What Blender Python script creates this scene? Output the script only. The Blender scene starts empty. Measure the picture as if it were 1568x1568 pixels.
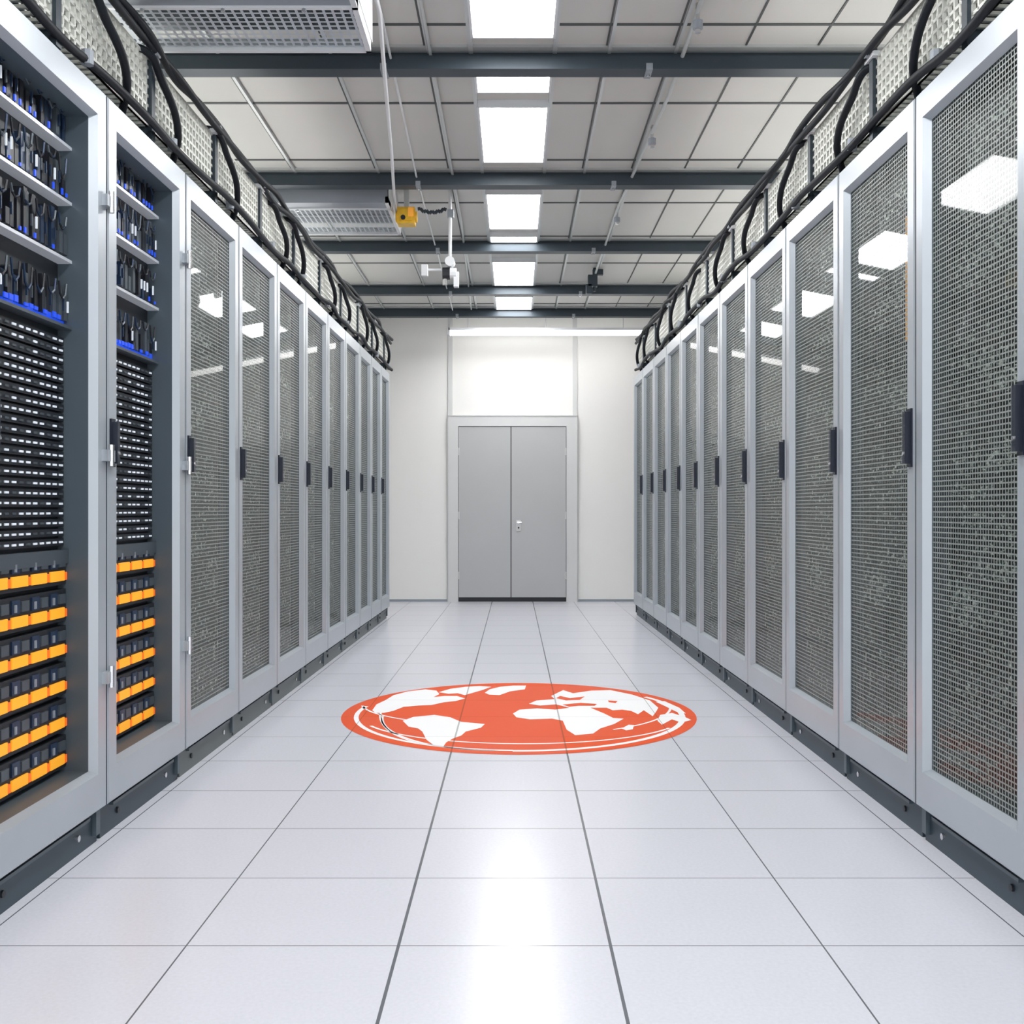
import bpy, math, random
from mathutils import Vector
random.seed(7)
sc = bpy.context.scene
sc.view_settings.view_transform = 'Standard'
CH = 1.23

# ------------------------------------------------------------ materials
def mat(name, col, rough=0.5, metal=0.0, emit=None, es=0.0, spec=0.5, sample=False):
    m = bpy.data.materials.new(name); m.use_nodes = True
    b = m.node_tree.nodes["Principled BSDF"]
    b.inputs["Base Color"].default_value = (*col, 1)
    b.inputs["Roughness"].default_value = rough
    b.inputs["Metallic"].default_value = metal
    b.inputs["Specular IOR Level"].default_value = spec
    if emit:
        b.inputs["Emission Color"].default_value = (*emit, 1)
        b.inputs["Emission Strength"].default_value = es
        if not sample:
            try: m.cycles.emission_sampling = 'NONE'
            except Exception: pass
    return m
class NT:
    def __init__(s, m): s.t = m.node_tree; s.n = s.t.nodes; s.l = s.t.links
    def node(s, typ, **kw):
        n = s.n.new(typ)
        for k, v in kw.items(): setattr(n, k, v)
        return n
    def put(s, sock, v):
        if isinstance(v, bpy.types.NodeSocket): s.l.new(v, sock)
        else: sock.default_value = v
    def math(s, op, a, b=0.0, c=None):
        n = s.node("ShaderNodeMath", operation=op)
        s.put(n.inputs[0], a); s.put(n.inputs[1], b)
        if c is not None: s.put(n.inputs[2], c)
        return n.outputs[0]
    def obj(s):
        tc = s.node("ShaderNodeTexCoord"); sp = s.node("ShaderNodeSeparateXYZ")
        s.l.new(tc.outputs["Object"], sp.inputs[0])
        return tc.outputs["Object"], sp.outputs[0], sp.outputs[1], sp.outputs[2]
    def mixc(s, f, a, b):
        n = s.node("ShaderNodeMix", data_type='RGBA')
        s.put(n.inputs[0], f); s.put(n.inputs[6], a); s.put(n.inputs[7], b)
        return n.outputs[2]

def noisy(m, scale=6.0, amt=0.08):
    t = NT(m); b = t.n["Principled BSDF"]
    c = b.inputs["Base Color"].default_value[:]
    o, x, y, z = t.obj()
    nz = t.node("ShaderNodeTexNoise"); nz.inputs["Scale"].default_value = scale; nz.inputs["Detail"].default_value = 4
    t.l.new(o, nz.inputs["Vector"])
    lo = tuple(v*(1-amt) for v in c[:3])+(1,); hi = tuple(min(1, v*(1+amt)) for v in c[:3])+(1,)
    t.put(b.inputs["Base Color"], t.mixc(nz.outputs["Fac"], lo, hi))
    return m

FRAME = noisy(mat("rack_frame_alu", (0.45, 0.49, 0.53), 0.28, 0.3), 3, .06)
FRAME_D = mat("rack_frame_dark", (0.09, 0.118, 0.14), 0.4, 0.2)
CARC = mat("rack_carcass", (0.02, 0.024, 0.03), 0.5, 0.2)
PLINTH = noisy(mat("rack_plinth", (0.042, 0.065, 0.085), 0.45, 0.2), 4, .15)
PLINTH_L = noisy(mat("rack_plinth_grey", (0.13, 0.15, 0.15), 0.45, 0.2), 4, .15)
BLACK = mat("black_plastic", (0.012, 0.014, 0.02), 0.4)
HANDLE = mat("handle_dark", (0.015, 0.02, 0.035), 0.3)
CHROME = mat("chrome", (0.7, 0.7, 0.72), 0.2, 0.9)
SHELF = mat("shelf_white", (0.7, 0.72, 0.76), 0.25, 0.5, (0.8, 0.85, 0.95), 0.15)  # shelf is no lamp; its bright sheen is put in as faint emission
BLUE = mat("blue_led", (0.01, 0.03, 0.3), 0.4, 0, (0.015, 0.09, 0.85), 0.7)
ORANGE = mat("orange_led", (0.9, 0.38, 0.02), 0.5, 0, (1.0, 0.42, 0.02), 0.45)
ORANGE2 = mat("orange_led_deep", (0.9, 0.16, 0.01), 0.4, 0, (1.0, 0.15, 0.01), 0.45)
LEDW = mat("white_led", (0.7, 0.75, 0.8), 0.4, 0, (0.8, 0.88, 1), 0.3)
GREYD = mat("server_grey", (0.09, 0.11, 0.13), 0.4, 0.3)
SBLUE = mat("drive_bluegrey", (0.02, 0.042, 0.09), 0.35, 0.3)
YELLOW = noisy(mat("yellow_paint", (0.85, 0.50, 0.03), 0.4), 30, .2)
YCAB = mat("yellow_cable", (0.8, 0.6, 0.05), 0.4, 0, (1, .7, .05), .35)
OCAB = mat("orange_cable", (0.8, 0.35, 0.05), 0.4, 0, (1, .4, .05), .3)

def glaze(t, under):
    """glass skin over shader `under`; pane is flat, only its shading normal tilts up"""
    gl = t.node("ShaderNodeBsdfGlossy"); gl.inputs["Roughness"].default_value = .025
    ge = t.node("ShaderNodeNewGeometry")
    va = t.node("ShaderNodeVectorMath", operation='ADD'); t.l.new(ge.outputs["Normal"], va.inputs[0]); va.inputs[1].default_value = (0, 0, .10)  # tilt put into the normal to bring the lamp reflections lower
    vn = t.node("ShaderNodeVectorMath", operation='NORMALIZE'); t.l.new(va.outputs[0], vn.inputs[0])
    t.l.new(vn.outputs[0], gl.inputs["Normal"])
    fr = t.node("ShaderNodeFresnel"); fr.inputs[0].default_value = 1.4
    mx = t.node("ShaderNodeMixShader")
    t.l.new(t.math('MULTIPLY', fr.outputs[0], .42), mx.inputs[0]); t.l.new(under, mx.inputs[1]); t.l.new(gl.outputs[0], mx.inputs[2])
    return mx.outputs[0]

def perf(name, ax, pitch, fill, col, glazed=False):
    m = bpy.data.materials.new(name); m.use_nodes = True
    t = NT(m); b = t.n["Principled BSDF"]; out = t.n["Material Output"]
    b.inputs["Base Color"].default_value = (*col, 1); b.inputs["Metallic"].default_value = .1
    b.inputs["Roughness"].default_value = .45
    o, x, y, z = t.obj(); c = {'x': x, 'y': y, 'z': z}
    def hole(v, f0):
        f = t.math('FRACT', t.math('DIVIDE', v, pitch))
        a = t.math('ABSOLUTE', t.math('SUBTRACT', f, 0.5))
        return t.math('LESS_THAN', a, f0/2)
    h = t.math('MULTIPLY', hole(c[ax[0]], fill), hole(c[ax[1]], fill))
    tr = t.node("ShaderNodeBsdfTransparent"); tr.inputs[0].default_value = (.93, .97, .96, 1)
    mx = t.node("ShaderNodeMixShader")
    t.l.new(h, mx.inputs[0]); t.l.new(b.outputs[0], mx.inputs[1]); t.l.new(tr.outputs[0], mx.inputs[2])
    t.l.new(glaze(t, mx.outputs[0]) if glazed else mx.outputs[0], out.inputs[0])
    return m
PERF = perf("perforated_door", 'yz', .0185, .72, (.27, .30, .285), True)
PERF_C = perf("perforated_ceiling", 'xy', .04, .68, (0.55, 0.59, 0.64))

def server_mat():
    m = mat("server_fronts", (0.02, 0.02, 0.02), .4, .1); t = NT(m); b = t.n["Principled BSDF"]
    o, x, y, z = t.obj()
    mp = t.node("ShaderNodeMapping"); mp.inputs["Scale"].default_value = (1, 26, 48); t.l.new(o, mp.inputs[0])
    nz = t.node("ShaderNodeTexNoise"); nz.inputs["Scale"].default_value = 1.3; nz.inputs["Detail"].default_value = 3
    t.l.new(mp.outputs[0], nz.inputs["Vector"])
    mp2 = t.node("ShaderNodeMapping"); mp2.inputs["Scale"].default_value = (1, 2.2, 5.5); t.l.new(o, mp2.inputs[0])
    n2 = t.node("ShaderNodeTexNoise"); n2.inputs["Scale"].default_value = 1.0; n2.inputs["Detail"].default_value = 1
    t.l.new(mp2.outputs[0], n2.inputs["Vector"])
    fac = t.math('ADD', nz.outputs["Fac"], t.math('MULTIPLY', t.math('SUBTRACT', n2.outputs["Fac"], .5), .4))
    cr = t.node("ShaderNodeValToRGB"); e = cr.color_ramp.elements
    e[0].position = .46; e[0].color = (.004, .008, .010, 1)
    e[1].position = .72; e[1].color = (.95, 1, .9, 1)
    k = cr.color_ramp.elements.new(.58); k.color = (.05, .08, .075, 1)
    t.l.new(fac, cr.inputs[0])
    f = t.math('FRACT', t.math('DIVIDE', z, .089)); g = t.math('GREATER_THAN', f, .12)
    t.put(b.inputs["Base Color"], t.mixc(g, (.005, .006, .008, 1), cr.outputs[0]))
    return m
SERV = server_mat()

def floor_pattern(m, base, dark, cross, noise_amt):
    t = NT(m); b = t.n["Principled BSDF"]
    o, x, y, z = t.obj()
    sc_ = t.math('SUBTRACT', 1.0, t.math('MULTIPLY', t.math('SUBTRACT', y, 2.9), .0085))
    xp = t.math('DIVIDE', t.math('ADD', x, .0285), sc_)
    u = t.math('ADD', t.math('DIVIDE', xp, .598), .5)
    fx = t.math('ABSOLUTE', t.math('SUBTRACT', t.math('FRACT', u), .5))
    centre = t.math('LESS_THAN', t.math('ABSOLUTE', xp), .4)
    wx = t.math('SUBTRACT', .4960, t.math('MULTIPLY', centre, .0036))
    lx = t.math('GREATER_THAN', fx, wx)
    v = t.math('DIVIDE', t.math('SUBTRACT', y, 2.887), .53)
    fy = t.math('ABSOLUTE', t.math('SUBTRACT', t.math('FRACT', v), .5))
    ly = t.math('GREATER_THAN', fy, .4952)
    nz = t.node("ShaderNodeTexNoise"); nz.inputs["Scale"].default_value = 90; nz.inputs["Detail"].default_value = 3
    t.l.new(o, nz.inputs["Vector"])
    lo = tuple(v_*(1-noise_amt) for v_ in base)+(1,); hi = tuple(min(1, v_*(1+noise_amt)) for v_ in base)+(1,)
    c = t.mixc(nz.outputs["Fac"], lo, hi)
    cb = t.node("ShaderNodeCombineXYZ"); t.put(cb.inputs[0], t.math('FLOOR', u)); t.put(cb.inputs[1], t.math('FLOOR', v))
    wn = t.node("ShaderNodeTexWhiteNoise"); t.l.new(cb.outputs[0], wn.inputs["Vector"])
    c = t.mixc(t.math('MULTIPLY', wn.outputs["Value"], .06), c, (.4, .4, .45, 1))
    c = t.mixc(ly, c, (*cross, 1)); c = t.mixc(lx, c, (*dark, 1))
    t.put(b.inputs["Base Color"], c)
    return m
FLOOR = floor_pattern(mat("floor_tiles", (.8, .8, .82), .24, 0, spec=.42), (.705, .712, .775), (.13, .14, .16), (.22, .22, .24), .08)
DRED = floor_pattern(mat("decal_red", (.8, .2, .1), .6, spec=.08), (.82, .108, .030), (.5, .09, .035), (.6, .09, .035), .02)
DWHT = floor_pattern(mat("decal_white", (.9, .9, .9), .6, spec=.12), (.98, .98, .98), (.5, .5, .5), (.7, .7, .7), .01)

WALL = noisy(mat("wall_cream", (0.95, 0.94, 0.915), 0.6), 1.5, .015)
TRIM = noisy(mat("trim_grey", (0.72, 0.725, 0.72), 0.5), 3, .02)
DOORM = noisy(mat("door_grey", (0.52, 0.527, 0.53), 0.45), 2, .03)
CEIL = noisy(mat("ceiling_panel", (0.65, 0.645, 0.615), 0.6), 1.2, .07)
GRIDM = mat("ceiling_joint", (0.08, 0.09, 0.09), 0.5)
RAILM = mat("ceiling_rail", (0.62, 0.65, 0.65), 0.35, 0.2)
BEAM = noisy(mat("beam_paint", (0.034, 0.050, 0.065), 0.45, .1), 3, .15)
BEAM_T = mat("beam_flange", (0.50, 0.52, 0.52), 0.4, .2)
LAMP = mat("lamp_diffuser", (1, 1, 1), 0.5, 0, (0.995, 0.995, 1.0), 23.5, sample=True)
UPFILL = mat("ceiling_fill_glow", (1, 1, 1), 0.5, 0, (1.0, 0.99, 0.97), 9, sample=True)  # glow of the added, unseen ceiling fill
STRIP = mat("strip_diffuser", (1, 1, 1), 0.5, 0, (1.0, 0.985, 0.96), 6.5, sample=True)
WHITEP = mat("white_enamel", (0.78, 0.8, 0.82), 0.35)
GREYU = noisy(mat("unit_grey", (0.32, 0.35, 0.39), 0.4, .2), 4, .08)
WIRE = mat("tray_wire", (0.80, 0.81, 0.75), 0.35, 0.2)
CABLE = mat("cable_black", (0.008, 0.011, 0.016), 0.55, spec=.3)

# ------------------------------------------------------------ mesh builder
class MB:
    def __init__(s, flip=False): s.v = []; s.f = []; s.m = []; s.mats = []; s.flip = flip
    def mi(s, m):
        if m not in s.mats: s.mats.append(m)
        return s.mats.index(m)
    def face(s, pts, m):
        i = len(s.v)
        if s.flip: pts = [(-p[0], p[1], p[2]) for p in pts][::-1]
        s.v += pts; s.f.append(tuple(range(i, i+len(pts)))); s.m.append(s.mi(m))
    def box(s, x0, x1, y0, y1, z0, z1, m):
        p = [(x, y, z) for z in (z0, z1) for y in (y0, y1) for x in (x0, x1)]
        for q in ((0, 2, 3, 1), (4, 5, 7, 6), (0, 1, 5, 4), (2, 6, 7, 3), (0, 4, 6, 2), (1, 3, 7, 5)):
            s.face([p[k] for k in q], m)
    def ring(s, r0, d0, r1, d1, m):
        def c(r, d): return [(d, r[0], r[2]), (d, r[1], r[2]), (d, r[1], r[3]), (d, r[0], r[3])]
        a, b = c(r0, d0), c(r1, d1)
        for k in range(4):
            j = (k+1) % 4
            s.face([a[k], b[k], b[j], a[j]], m)
    def tube(s, p0, p1, r, m, n=8):
        p0, p1 = Vector(p0), Vector(p1); d = (p1-p0).normalized()
        a = d.cross(Vector((0, 0, 1)) if abs(d.z) < .9 else Vector((1, 0, 0))).normalized(); b = d.cross(a)
        A = [tuple(p0+a*math.cos(2*math.pi*k/n)*r+b*math.sin(2*math.pi*k/n)*r) for k in range(n)]
        B = [tuple(p1+a*math.cos(2*math.pi*k/n)*r+b*math.sin(2*math.pi*k/n)*r) for k in range(n)]
        for k in range(n):
            j = (k+1) % n; s.face([A[k], A[j], B[j], B[k]], m)
        s.face(A[::-1], m); s.face(B, m)
    def build(s, name, loc=(0, 0, 0), rz=0, parent=None):
        me = bpy.data.meshes.new(name); me.from_pydata(s.v, [], s.f)
        for mm in s.mats: me.materials.append(mm)
        me.polygons.foreach_set("material_index", s.m); me.update()
        o = bpy.data.objects.new(name, me); o.location = loc; o.rotation_euler[2] = rz
        sc.collection.objects.link(o)
        if parent: o.parent = parent
        return o

# ------------------------------------------------------------ room shell
YN, YF = -2.0, 13.68
b = MB(); b.box(-2.85, 2.85, YN, YF+.1, -.1, 0, FLOOR); b.build("floor")
b = MB(); b.box(-2.85, 2.85, YN, YF+.1, 3.80, 3.9, CEIL); b.build("ceiling")
b = MB(); b.box(-2.85, -2.75, YN, YF+.1, 0, 3.8, WALL); b.build("wall_left")
b = MB(); b.box(2.75, 2.85, YN, YF+.1, 0, 3.8, WALL); b.build("wall_right")
b = MB(); b.box(-2.75, 2.75, YF, YF+.1, 0, 3.8, WALL); b.build("wall_back")

k = YF/1568
def bx(px): return (px-788)*k
def bz(py): return (780-py)*k+CH
b = MB()
for a0, a1 in ((686, 693), (877, 883.5)):
    b.box(bx(a0), bx(a1), YF-.02, YF, bz(637), 3.8, TRIM)
b.build("trim_1")
b = MB()
L0, L1, R1, R0 = bx(686), bx(702), bx(867), bx(884); T0, T1 = bz(637), bz(653)
for (x0, x1, z0, z1) in ((L0, L1, 0, T0), (R1, R0, 0, T0), (L1, R1, T1, T0)):
    b.box(x0, x1, YF-.05, YF, z0, z1, TRIM)
b.box(L0-.006, L0+.006, YF-.056, YF-.05, 0, T0, DOORM); b.box(R0-.006, R0+.006, YF-.056, YF-.05, 0, T0, DOORM)
b.box(L0, R0, YF-.056, YF-.05, T0-.01, T0+.004, DOORM)
b.build("trim_2")
b = MB()
mid = bx(782.5)
b.box(L1, R1, YF-.012, YF-.001, 0, T1, BLACK)
b.box(L1+.006, mid-.006, YF-.04, YF-.012, .06, T1-.01, DOORM)
b.box(mid+.006, R1-.006, YF-.04, YF-.012, .06, T1-.01, DOORM)
lx = bx(794)
b.box(lx-.03, lx+.03, YF-.05, YF-.04, bz(813), bz(796), TRIM)
b.tube((lx, YF-.04, bz(800)), (lx, YF-.07, bz(800)), .016, CHROME)
b.tube((lx-.02, YF-.065, bz(800)), (lx+.04, YF-.065, bz(800)), .009, CHROME)
b.tube((lx, YF-.05, bz(808)), (lx, YF-.056, bz(808)), .012, BLACK)
for hz in (.3, 1.1, 1.95):
    for hx in (L1+.01, R1-.01): b.tube((hx, YF-.05, hz), (hx, YF-.05, hz+.1), .008, TRIM)
b.build("door_1")
b = MB(); b.box(-2.7, L0-.015, YF-.012, YF, 0, .03, GREYU); b.box(R0+.015, 2.7, YF-.012, YF, 0, .03, GREYU); b.build("baseboard_back")

# wall-washer strip suspended in front of the back wall
b = MB(); z = 3.475; yy = YF-.50
b.box(-.85, 1.68, yy-.08, yy+.08, z+.05, z+.08, WHITEP); b.box(-.83, 1.66, yy-.05, yy+.05, z, z+.05, STRIP)
b.box(-.86, -.83, yy-.08, yy+.08, z-.01, z+.08, WHITEP); b.box(1.66, 1.69, yy-.08, yy+.08, z-.01, z+.08, WHITEP)
for q in (-.6, .4, 1.4): b.tube((q, yy, z+.08), (q, yy, 3.8), .006, WHITEP)
b.build("strip_light")

# ceiling grid
b = MB()
LX = [-2.3, -1.68, -1.05, -.50, .51, .88, 1.28, 1.68, 2.3]
for i, gx in enumerate(LX):
    w = .005
    b.box(gx-w, gx+w, YN, YF, 3.794, 3.80, GRIDM)
    if i in (1, 2, 3, 4, 5): b.box(gx+.010, gx+.028, YN, YF, 3.78, 3.80, RAILM)
for gx in (-.245, .225): b.box(gx-.012, gx+.012, YN, YF, 3.78, 3.80, RAILM)
y = 6.47-1.05*8
while y < YF:
    b.box(-2.74, 2.74, y-.009, y+.009, 3.793, 3.80, GRIDM); y += 1.05
b.build("ceiling_grid")

for by in (-.4, 1.65, 3.7, 5.75, 7.79, 9.77, 11.7, 13.05):
    b = MB()
    b.box(-2.75, 2.75, by-.02, by+.02, 3.70, 3.80, BEAM)
    b.box(-2.75, 2.75, by-.055, by+.055, 3.68, 3.70, BEAM)
    b.box(-2.75, 2.75, by-.055, by-.045, 3.70, 3.755, BEAM)
    b.box(-2.75, 2.75, by-.09, by+.09, 3.785, 3.80, BEAM_T)
    for q in (-.73, .75):
        b.box(q-.018, q+.018, by-.062, by+.062, 3.674, 3.71, GREYU)
        b.tube((q, by, 3.674), (q, by, 3.66), .01, CHROME)
    b.build("ceiling_beam")

for y0, y1 in ((-1.6, -.6), (-.2, .8), (1.2, 1.5), (2.0, 3.0), (3.35, 3.6), (4.42, 5.48), (5.84, 6.2), (6.44, 7.45), (8.22, 9.22), (9.5, 9.68), (9.86, 10.05), (10.47, 11.55), (12.2, 12.95)):
    b = MB(); x0, x1 = -.222, .205
    b.box(x0, x1, y0, y1, 3.77, 3.80, WHITEP)
    for a in ((x0-.014, x0, y0-.014, y1+.014), (x1, x1+.014, y0-.014, y1+.014), (x0, x1, y0-.014, y0), (x0, x1, y1, y1+.014)):
        b.box(*a, 3.755, 3.80, WHITEP)
    b.box(x0+.004, x1-.004, y0+.004, y1-.004, 3.762, 3.77, LAMP)
    b.build("ceiling_light")

# added fill battens, unseen on the rack tops, to brighten the ceiling
for s_ in (-1, 1):
    b = MB()
    xa, xb = 2.10, 2.26
    X0_, X1_ = (xa, xb) if s_ > 0 else (-xb, -xa)
    b.box(X0_, X1_, 1.6, 11.4, 2.782, 2.84, WHITEP)
    b.box(X0_+.01, X1_-.01, 1.62, 11.38, 2.84, 2.86, UPFILL)
    b.build("ceiling_fill_light")

# ------------------------------------------------------------ racks
H = 2.77; PB = .13
def rack(side, y0, y1, kind, idx):
    w = y1-y0; fl = side < 0
    b = MB(flip=fl)
    g = .006; zt = H; zb = PB
    cd = .14 if kind == 'open' else .09
    R = (g, w-g, zb, zt)
    def ins(r, a, bt=None):
        bt = a if bt is None else bt
        return (r[0]+a, r[1]-a, r[2]+bt, r[3]-bt)
    b.ring(R, cd, R, .005, FRAME_D)
    r1 = ins(R, .005); b.ring(R, .005, r1, 0, FRAME)
    sw = .06 if kind != 'open' else .075
    r2 = (R[0]+sw, R[1]-sw, R[2]+.135, R[3]-.10); b.ring(r1, 0, r2, 0, FRAME)
    r3 = ins(r2, .014); b.ring(r2, 0, r3, .03, FRAME)
    r4 = ins(r3, .004)
    b.ring(r3, .03, r4, cd, FRAME_D)
    b.box(cd, 1.03, 0, w, zb-.005, zt, CARC)
    b.box(.06, 1.03, 0, w, zt, zt+.012, FRAME_D)
    def pane(d, r, m): b.face([(d, r[0], r[2]), (d, r[0], r[3]), (d, r[1], r[3]), (d, r[1], r[2])], m)
    if kind == 'perf':
        pane(.032, r3, PERF); pane(cd-.004, r4, SERV)
        if side > 0 and idx == 1:
            b.box(.07, .084, .15, .20, 1.85, 2.5, YCAB)
            for q in range(12): b.box(.066, .07, .165, .18, 1.9+q*.05, 1.915+q*.05, LEDW)
            for q in range(34):
                q_ = .32+q*.026; a_ = .09+.03*random.random()
                b.box(.064, .08, a_, a_+.07, q_, q_+.014, random.choice((WIRE, WIRE, GREYU)))
            for q in (.55, .8, 1.05): b.box(.06, .08, .09, .19, q, q+.012, BLACK)
        if side > 0 and idx == 2: b.box(.07, .084, .22, .26, 1.9, 2.4, OCAB)
    else:
        ya, yb = r4[0], r4[1]; W = yb-ya
        f = cd-.012
        for q, zz in enumerate((2.53, 2.33, 2.12, 1.88)):
            b.box(.088, cd, ya, yb, zz, zz+.011, SHELF if q < 3 else GREYD)
            if q == 3: b.box(.118, cd, ya, yb, zz+.012, zz+.045, BLUE)
            for s_ in range(20):
                yy = ya+W*(s_+.15)/20; hh = .05+random.random()*.10
                b.box(.10+random.random()*.02, cd, yy, yy+W/20*.75, zz+.03, zz+.03+hh, random.choice((SBLUE, BLACK, GREYD, BLACK)))
                if random.random() < (.35 if q < 3 else .6):
                    h2 = random.uniform(.010, .022)
                    b.box(.095, .10, yy, yy+(.010 if q < 3 else W/20*.7), zz+.025, zz+.025+h2, BLUE)
                if random.random() < .5: b.box(.094, .10, yy+.012, yy+.017, zz+.06, zz+.10, random.choice((LEDW, GREYD, SBLUE, SBLUE)))
            for s_ in range(8):
                yy = ya+W*(s_+.3)/8; rr = random.uniform(.03, .08)
                for e in range(4):
                    a0 = math.pi*e/4; a1 = math.pi*(e+1)/4
                    b.tube((.095, yy+.03*math.cos(a0), zz+.16-rr*math.sin(a0)), (.095, yy+.03*math.cos(a1), zz+.16-rr*math.sin(a1)), .004, random.choice((BLACK, GREYD, SBLUE)), 5)
        z = 1.10
        while z < 1.85:
            b.box(f-.01, cd, ya, yb, z, z+.026, BLACK)
            n = 14
            for s_ in range(n):
                yy = ya+W*(s_+.2)/n
                b.box(f-.014, f-.01, yy, yy+W/n*.5, z+.009, z+.016, LEDW if (random.random() < .7) else GREYD)
            z += .0345
        b.box(.10, cd, ya, yb, 1.035, 1.085, GREYD)
        z = .30
        while z < 1.0:
            b.box(.11, cd, ya, yb, z, z+.115, CARC)
            n = 5
            for s_ in range(n):
                yy = ya+W*(s_+.04)/n; yw = W/n*.92
                b.box(.104, .11, yy, yy+yw*.86, z+.014, z+.050, ORANGE)
                b.box(.103, .11, yy+yw*.86, yy+yw, z+.016, z+.044, ORANGE2)
                b.box(.104, .11, yy, yy+yw*.42, z+.060, z+.105, SBLUE)
                b.box(.102, .11, yy+yw*.5, yy+yw*.9, z+.064, z+.098, GREYD)
                b.box(.100, .104, yy+yw*.1, yy+yw*.2, z+.065, z+.09, GREYU)
            z += .132
        for hz in (.6, 1.42, 2.36):
            b.box(-.022, .004, w-.05, w+.02, hz-.012, hz+.03, FRAME); b.tube((-.02, w-.01, hz-.03), (-.02, w-.01, hz+.05), .011, CHROME)
    hy = .035
    hz0, hz1 = (1.39, 1.61) if side > 0 else (1.39, 1.57)
    b.box(-.008, 0, hy-.018, hy+.018, hz0, hz1, HANDLE)
    b.box(-.028, -.008, hy-.012, hy+.012, hz0+.012, hz1-.012, HANDLE)
    b.tube((-.028, hy, hz0+.05), (-.032, hy, hz0+.05), .007, CHROME)
    pm = PLINTH if side > 0 or idx < 3 else PLINTH_L
    b.box(.035, 1.0, .012, w-.012, 0, PB-.012, pm)
    b.box(.06, .9, 0, w, PB-.03, PB-.004, CARC)
    b.box(.02, .05, w-.05, w-.015, .03, PB-.005, FRAME_D)
    b.box(.02, .035, .1, w-.1, PB-.03, PB-.018, FRAME_D)
    for q in (.2, .8): b.tube((.035, w*q, .06), (.028, w*q, .06), .012, CHROME if q > .5 else BLACK)
    if side > 0: X = 1.5-.01275*(y0-3.5); rz = .01275
    else: X = -(1.52-.0129*(y0-3.5)); rz = -.0129
    b.build("server_rack", (X, y0, 0), rz)

LS = [1.2, 2.07, 2.94, 3.815, 4.69, 5.55, 6.40, 7.22, 8.02, 8.8, 9.55, 10.25, 10.93, 11.6]
RS = [1.3, 2.17, 3.0, 3.83, 4.70, 5.57, 6.43, 7.25, 8.05, 8.83, 9.6, 10.4, 11.2, 11.98]
for i in range(len(LS)-1): rack(-1, LS[i], LS[i+1]-.004, 'open' if i in (1, 2, 3) else 'perf', i-1)
for i in range(len(RS)-1): rack(1, RS[i], RS[i+1]-.004, 'perf', i-1)

# ------------------------------------------------------------ cable trays
def tray(side):
    b = MB(flip=side < 0)
    x0, x1, z0, z1 = .03, .40, 2.84, 3.12; L0_, L1_ = 1.3, 11.8
    r = .006
    for q in range(8):
        zz = z0+(z1-z0)*q/7
        b.box(x0-r, x0+r, L0_, L1_, zz-r, zz+r, WIRE)
        b.box(x1-r, x1+r, L0_, L1_, zz-r, zz+r, WIRE)
    for q in range(6): xx = x0+(x1-x0)*q/5; b.box(xx-r, xx+r, L0_, L1_, z0-r, z0+r, WIRE)
    y = L0_
    while y < L1_:
        for xx in (x0, x1): b.box(xx-r, xx+r, y-r, y+r, z0, z1, WIRE)
        b.box(x0, x1, y-r, y+r, z0-r, z0+r, WIRE)
        y += .045
    y = 1.7
    while y < 11.7:
        b.box(x0-.02, x0+.0, y-.02, y+.02, 2.782, z1+.06, BEAM); b.box(x1, x1+.02, y-.02, y+.02, 2.782, z1+.06, BEAM)
        b.box(x0-.02, x1+.02, y-.02, y+.02, z0-.035, z0-.005, BEAM)
        b.tube((x0-.02, y, z1+.03), (x0-.045, y, z1+.03), .022, GREYU)
        b.box(x0-.03, x0+.01, y-.05, y+.05, z1+.0, z1+.02, WHITEP)
        b.tube((x0-.03, y+.2, z0-.03), (x0-.03, y+.2, z0+.02), .022, GREYU)
        y += .87
    X = 1.5+.01275*3.5 if side > 0 else -(1.52+.0129*3.5)
    b.build("cable_tray", (X, 0, 0), .01275 if side > 0 else -.0129)
    cu = bpy.data.curves.new("cable_bundle", 'CURVE'); cu.dimensions = '3D'; cu.bevel_depth = .011; cu.bevel_resolution = 2
    cu.materials.append(CABLE)
    def spline(pts, rad):
        sp = cu.splines.new('BEZIER'); sp.bezier_points.add(len(pts)-1)
        for p, q in zip(sp.bezier_points, pts):
            p.co = q; p.handle_left_type = p.handle_right_type = 'AUTO'; p.radius = rad
    for c in range(18):
        n = 30
        bx_ = .10+random.random()*.25; bzz = 2.88+random.random()*.16; out = c < 3
        pts = []
        for j in range(n):
            yy = 1.3+10.4*j/(n-1)
            xx = bx_+random.uniform(-.035, .035); zz = bzz+random.uniform(-.03, .04)
            if out:
                xx = -.008+random.uniform(-.014, .014)
                zz = (3.14, 2.82, 3.16)[c]+.012*math.sin(j*1.7+c)+random.uniform(-.008, .012)
            pts.append((side*xx, yy, zz))
        spline(pts, 1.5 if out else 1.0)
    y = 2.6
    while y < 11.3:
        yo = random.uniform(-.25, .25); h = random.uniform(-.03, .02)
        spline([(side*.18, y+yo, 3.06), (side*.03, y+yo+.02, 3.14+h), (side*(-.015), y+yo+.16, 3.05+h), (side*(-.010), y+yo+.36, 2.90), (side*.06, y+yo+.48, 2.80)], 1.5)
        y += .87
    o = bpy.data.objects.new("cable_bundle", cu); sc.collection.objects.link(o)
    o.location = (X, 0, 0); o.rotation_euler[2] = .01275 if side > 0 else -.0129
tray(-1); tray(1)

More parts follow.
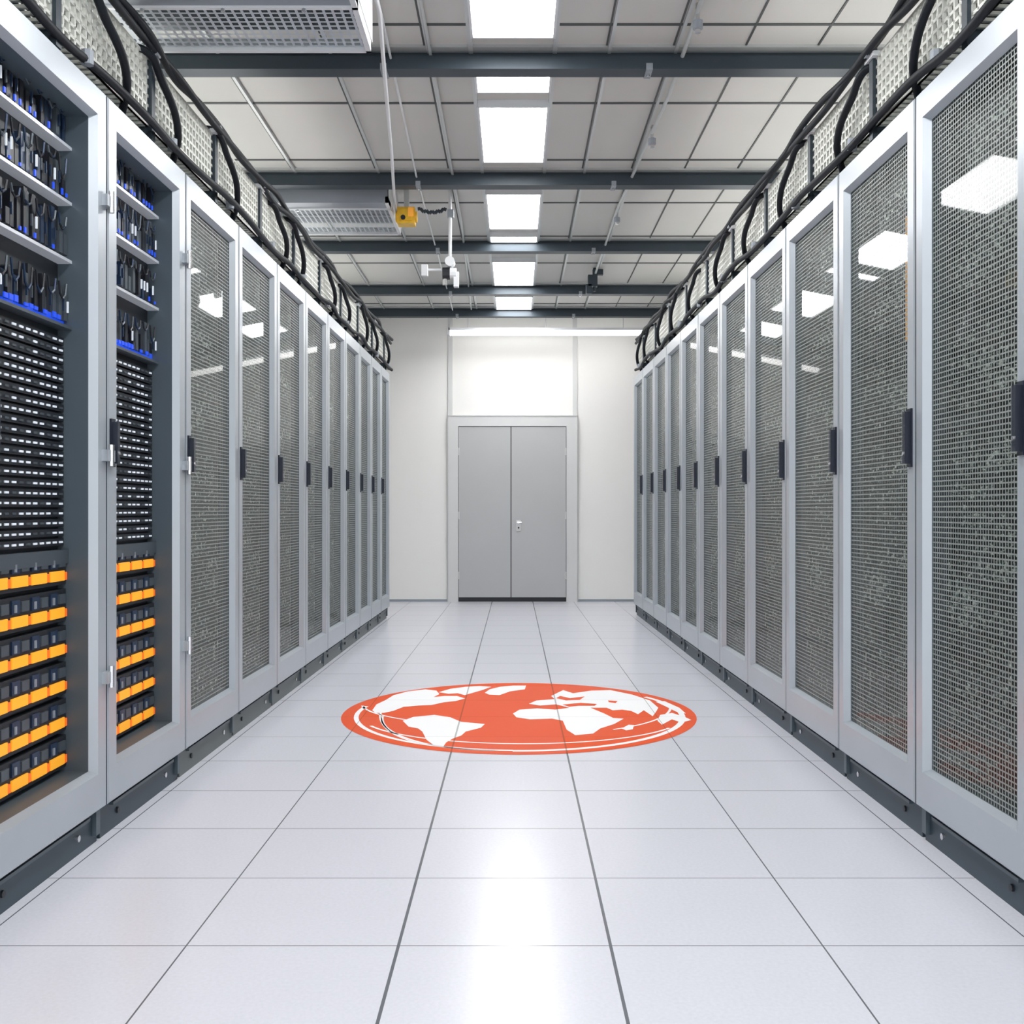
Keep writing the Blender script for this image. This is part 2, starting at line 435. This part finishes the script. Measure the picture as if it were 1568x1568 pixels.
# ------------------------------------------------------------ ceiling units
def unit(x0, x1, y0, y1, z0, yp):
    b = MB()
    b.box(x0, x1, y0, yp, z0+.01, 3.8, GREYU)
    b.box(x0+.02, x1-.02, yp, y1-.02, z0+.10, 3.8, GREYD)
    b.face([(x0, yp, z0+.02), (x1, yp, z0+.02), (x1, y1, z0+.02), (x0, y1, z0+.02)], PERF_C)
    for a in ((x0, x0+.02, yp, y1), (x1-.025, x1, y0, y1), (x0, x1, y1-.02, y1), (x0, x1, yp-.01, yp+.01)):
        b.box(*a, z0, z0+.06, WHITEP)
    b.box(x1-.006, x1+.004, y0, y1, z0+.05, 3.8, WHITEP)
    for q in (.2, .5, .8): b.tube((x0+(x1-x0)*q, yp, z0), (x0+(x1-x0)*q, yp, z0-.012), .01, CHROME)
    b.build("air_diffuser")
unit(-1.85, -.68, 3.95, 4.87, 3.40, 4.44)
unit(-1.9, -.98, 7.95, 8.85, 3.60, 8.1)

b = MB()
X0, Y0, Z0 = -.87, 8.25, 3.52
b.box(X0-.07, X0+.07, Y0-.06, Y0+.06, Z0, Z0+.13, YELLOW)
b.box(X0-.05, X0+.05, Y0-.075, Y0+.075, Z0+.02, Z0+.11, YELLOW)
b.tube((X0-.085, Y0, Z0+.065), (X0+.085, Y0, Z0+.065), .045, YELLOW, 12)
b.box(X0-.02, X0+.02, Y0-.02, Y0+.02, Z0+.13, 3.8, RAILM)
b.tube((X0-.02, Y0-.08, Z0+.04), (X0-.02, Y0-.09, Z0+.04), .02, BLACK)
b.box(X0+.02, X0+.06, Y0-.08, Y0-.07, Z0+.05, Z0+.12, OCAB)
b.build("hoist_trolley")
b = MB()
pts = [(X0+.09, Y0, 3.65)]
for q in range(1, 11): pts.append((X0+.09+.23*q/10, Y0, 3.65-.03*math.sin(math.pi*q/10)+(.012 if q % 2 else -.008)))
for p, q in zip(pts, pts[1:]): b.tube(p, q, .014, BEAM, 6)
b.build("hoist_chain")
b = MB(); rx = -.52
b.tube((rx, Y0, 3.22), (rx, Y0, 3.8), .014, WHITEP)
b.box(rx-.02, rx+.03, Y0-.03, Y0+.03, 3.58, 3.64, GREYU)
b.tube((rx-.06, Y0, 3.13), (rx+.0, Y0, 3.13), .05, BLACK, 12); b.tube((rx, Y0, 3.13), (rx+.05, Y0, 3.13), .045, WHITEP, 12)
b.tube((rx, Y0-.05, 3.22), (rx, Y0+.05, 3.22), .04, WHITEP, 10)
b.box(rx+.03, rx+.07, Y0-.03, Y0+.03, 3.02, 3.14, WHITEP); b.tube((rx-.04, Y0, 3.09), (rx-.04, Y0, 3.04), .02, CHROME)
b.tube((rx-.2, Y0, 3.16), (rx-.05, Y0, 3.16), .01, WHITEP); b.box(rx-.23, rx-.18, Y0-.02, Y0+.02, 3.11, 3.2, WHITEP)
b.build("security_camera")
def conduit(name, pts, r, m):
    cu = bpy.data.curves.new(name, 'CURVE'); cu.dimensions = '3D'; cu.bevel_depth = r; cu.bevel_resolution = 2
    cu.materials.append(m); sp = cu.splines.new('POLY'); sp.points.add(len(pts)-1)
    for p, q in zip(sp.points, pts): p.co = (*q, 1)
    o = bpy.data.objects.new(name, cu); sc.collection.objects.link(o); return o
conduit("ceiling_conduit", [(-.64, 2.5, 3.66), (-.66, 5.0, 3.66), (-.75, 6.0, 3.64), (-.84, 7.0, 3.65), (-.93, 7.9, 3.66), (-.95, 8.25, 3.62), (-.95, 8.25, 3.78)], .011, WHITEP)
conduit("ceiling_conduit", [(.90, 3, 3.76), (.94, 6.2, 3.75), (.86, 8.5, 3.74), (.86, 11.6, 3.74)], .012, RAILM)
conduit("ceiling_conduit", [(-.47, 2, 3.77), (-.47, 9.0, 3.77), (-.55, 13, 3.77)], .010, RAILM)
conduit("ceiling_conduit", [(-.60, 2.2, 3.74), (-.74, 7.7, 3.74), (-.78, 12.9, 3.74)], .007, WHITEP)
for (sx, sy) in ((.93, 5.2), (.92, 6.85), (.87, 8.7)):
    b = MB(); b.tube((sx, sy, 3.67), (sx, sy, 3.71), .026, GREYU, 12); b.tube((sx, sy, 3.71), (sx, sy, 3.8), .011, CHROME); b.tube((sx, sy, 3.65), (sx, sy, 3.67), .015, CHROME, 10); b.build("smoke_detector")
b = MB(); sx, sy = .85, 10.9  # dark emergency sensor on a bracket hung from the ceiling
b.tube((sx, sy, 3.55), (sx, sy, 3.8), .015, BEAM); b.box(sx-.02, sx+.09, sy-.03, sy+.03, 3.72, 3.78, BEAM); b.box(sx-.07, sx+.03, sy-.04, sy+.04, 3.6, 3.72, BEAM); b.box(sx-.09, sx-.03, sy-.04, sy+.04, 3.52, 3.62, BEAM); b.build("emergency_sensor")

# ------------------------------------------------------------ floor globe decal (centimetres, floor plan)
S = "-87,626;-87,645;-83,660;-80,677;-72,691;-61,699;-53,694;-50,681;-53,670;-46,674;-38,674;-32,665;-38,656;-45,652;-52,643;-60,641;-69,637;-74,624;-79,618;-84,618|-51,688;-44,701;-34,709;-24,712;-16,709;-22,696;-26,689;-33,677;-38,684;-44,682|-20,686;-17,699;-10,709;-1,714;8,714;7,699;-3,691;-10,677;-17,679|-65,595;-60,606;-48,612;-38,605;-31,592;-17,586;-19,576;-27,566;-29,556;-33,549;-36,540;-37,530;-42,533;-47,546;-51,566;-54,574;-60,579|-1,616;3,628;14,632;25,628;34,634;26,645;16,641;9,647;14,658;26,663;24,674;33,696;39,684;52,694;65,696;78,679;87,658;89,634;86,622;82,608;79,626;74,614;71,624;66,628;60,626;57,634;47,634;54,616;58,603;64,601;57,586;48,574;43,561;33,557;29,571;28,595;22,601;9,599;1,605|83,595;87,612;95,618;101,605;103,597;96,590;92,599;84,584|60,574;65,584;68,583;66,572;62,569|90,654;96,656;102,634;103,616;98,622;94,639"
world = [[tuple(float(c)/100 for c in p.split(',')) for p in s.split(';')] for s in S.split('|')]
C = (.025, 6.19); R = 1.06
b = MB()
N = 96
b.face([(C[0]+R*math.cos(2*math.pi*q/N), C[1]+R*math.sin(2*math.pi*q/N), .001) for q in range(N)], DRED)
def area(p): return sum(p[i][0]*p[(i+1) % len(p)][1]-p[(i+1) % len(p)][0]*p[i][1] for i in range(len(p)))
def poly(v, z, m):
    if area(v) < 0: v = v[::-1]
    b.face([(x, y, z) for x, y in v], m)
for v in world: poly(v, .002, DWHT)
poly([(.30, 6.44), (.42, 6.50), (.52, 6.46), (.50, 6.40), (.40, 6.40), (.34, 6.37)], .0025, DRED)
poly([(.30, 6.74), (.36, 6.66), (.46, 6.72), (.42, 6.60), (.33, 6.58), (.27, 6.66)], .0025, DRED)
poly([(.60, 6.58), (.66, 6.56), (.64, 6.49), (.60, 6.52)], .0025, DRED)
def arc(cx, cy, rx_, ry_, a0, a1, w):
    n = 40
    for q in range(n):
        t0 = math.radians(a0+(a1-a0)*q/n); t1 = math.radians(a0+(a1-a0)*(q+1)/n)
        b.face([(cx+(rx_-w)*math.cos(t0), cy+(ry_-w)*math.sin(t0), .0015), (cx+rx_*math.cos(t0), cy+ry_*math.sin(t0), .0015), (cx+rx_*math.cos(t1), cy+ry_*math.sin(t1), .0015), (cx+(rx_-w)*math.cos(t1), cy+(ry_-w)*math.sin(t1), .0015)], DWHT)
arc(C[0], C[1], .985, .985, 168, 268, .028)
arc(C[0], C[1], .995, .995, 268, 392, .034)
arc(C[0]+.02, C[1]-.05, .96, .78, 205, 330, .018)
arc(C[0]-.1, C[1]-.02, .72, .96, 185, 268, .016)
arc(C[0]-.35, C[1]+.2, .5, 1.08, 190, 250, .014)
arc(C[0]-.02, C[1]+.35, .98, .75, 190, 250, .016)
arc(C[0]+.1, C[1]+.30, .86, .9, 300, 352, .016)
b.build("floor_globe_decal")

# ------------------------------------------------------------ world + camera
w = bpy.data.worlds.new("World"); sc.world = w; w.use_nodes = True
bg = w.node_tree.nodes["Background"]; bg.inputs[0].default_value = (.94, .97, 1, 1); bg.inputs[1].default_value = 1.9
cd_ = bpy.data.cameras.new("Camera"); cam = bpy.data.objects.new("Camera", cd_); sc.collection.objects.link(cam)
cam.location = (0, 0, CH); cam.rotation_euler = (math.radians(90), 0, 0)
cd_.sensor_width = 36; cd_.lens = 36; cd_.shift_x = -4/1568; cd_.shift_y = -4/1568; cd_.clip_start = .05
sc.camera = cam
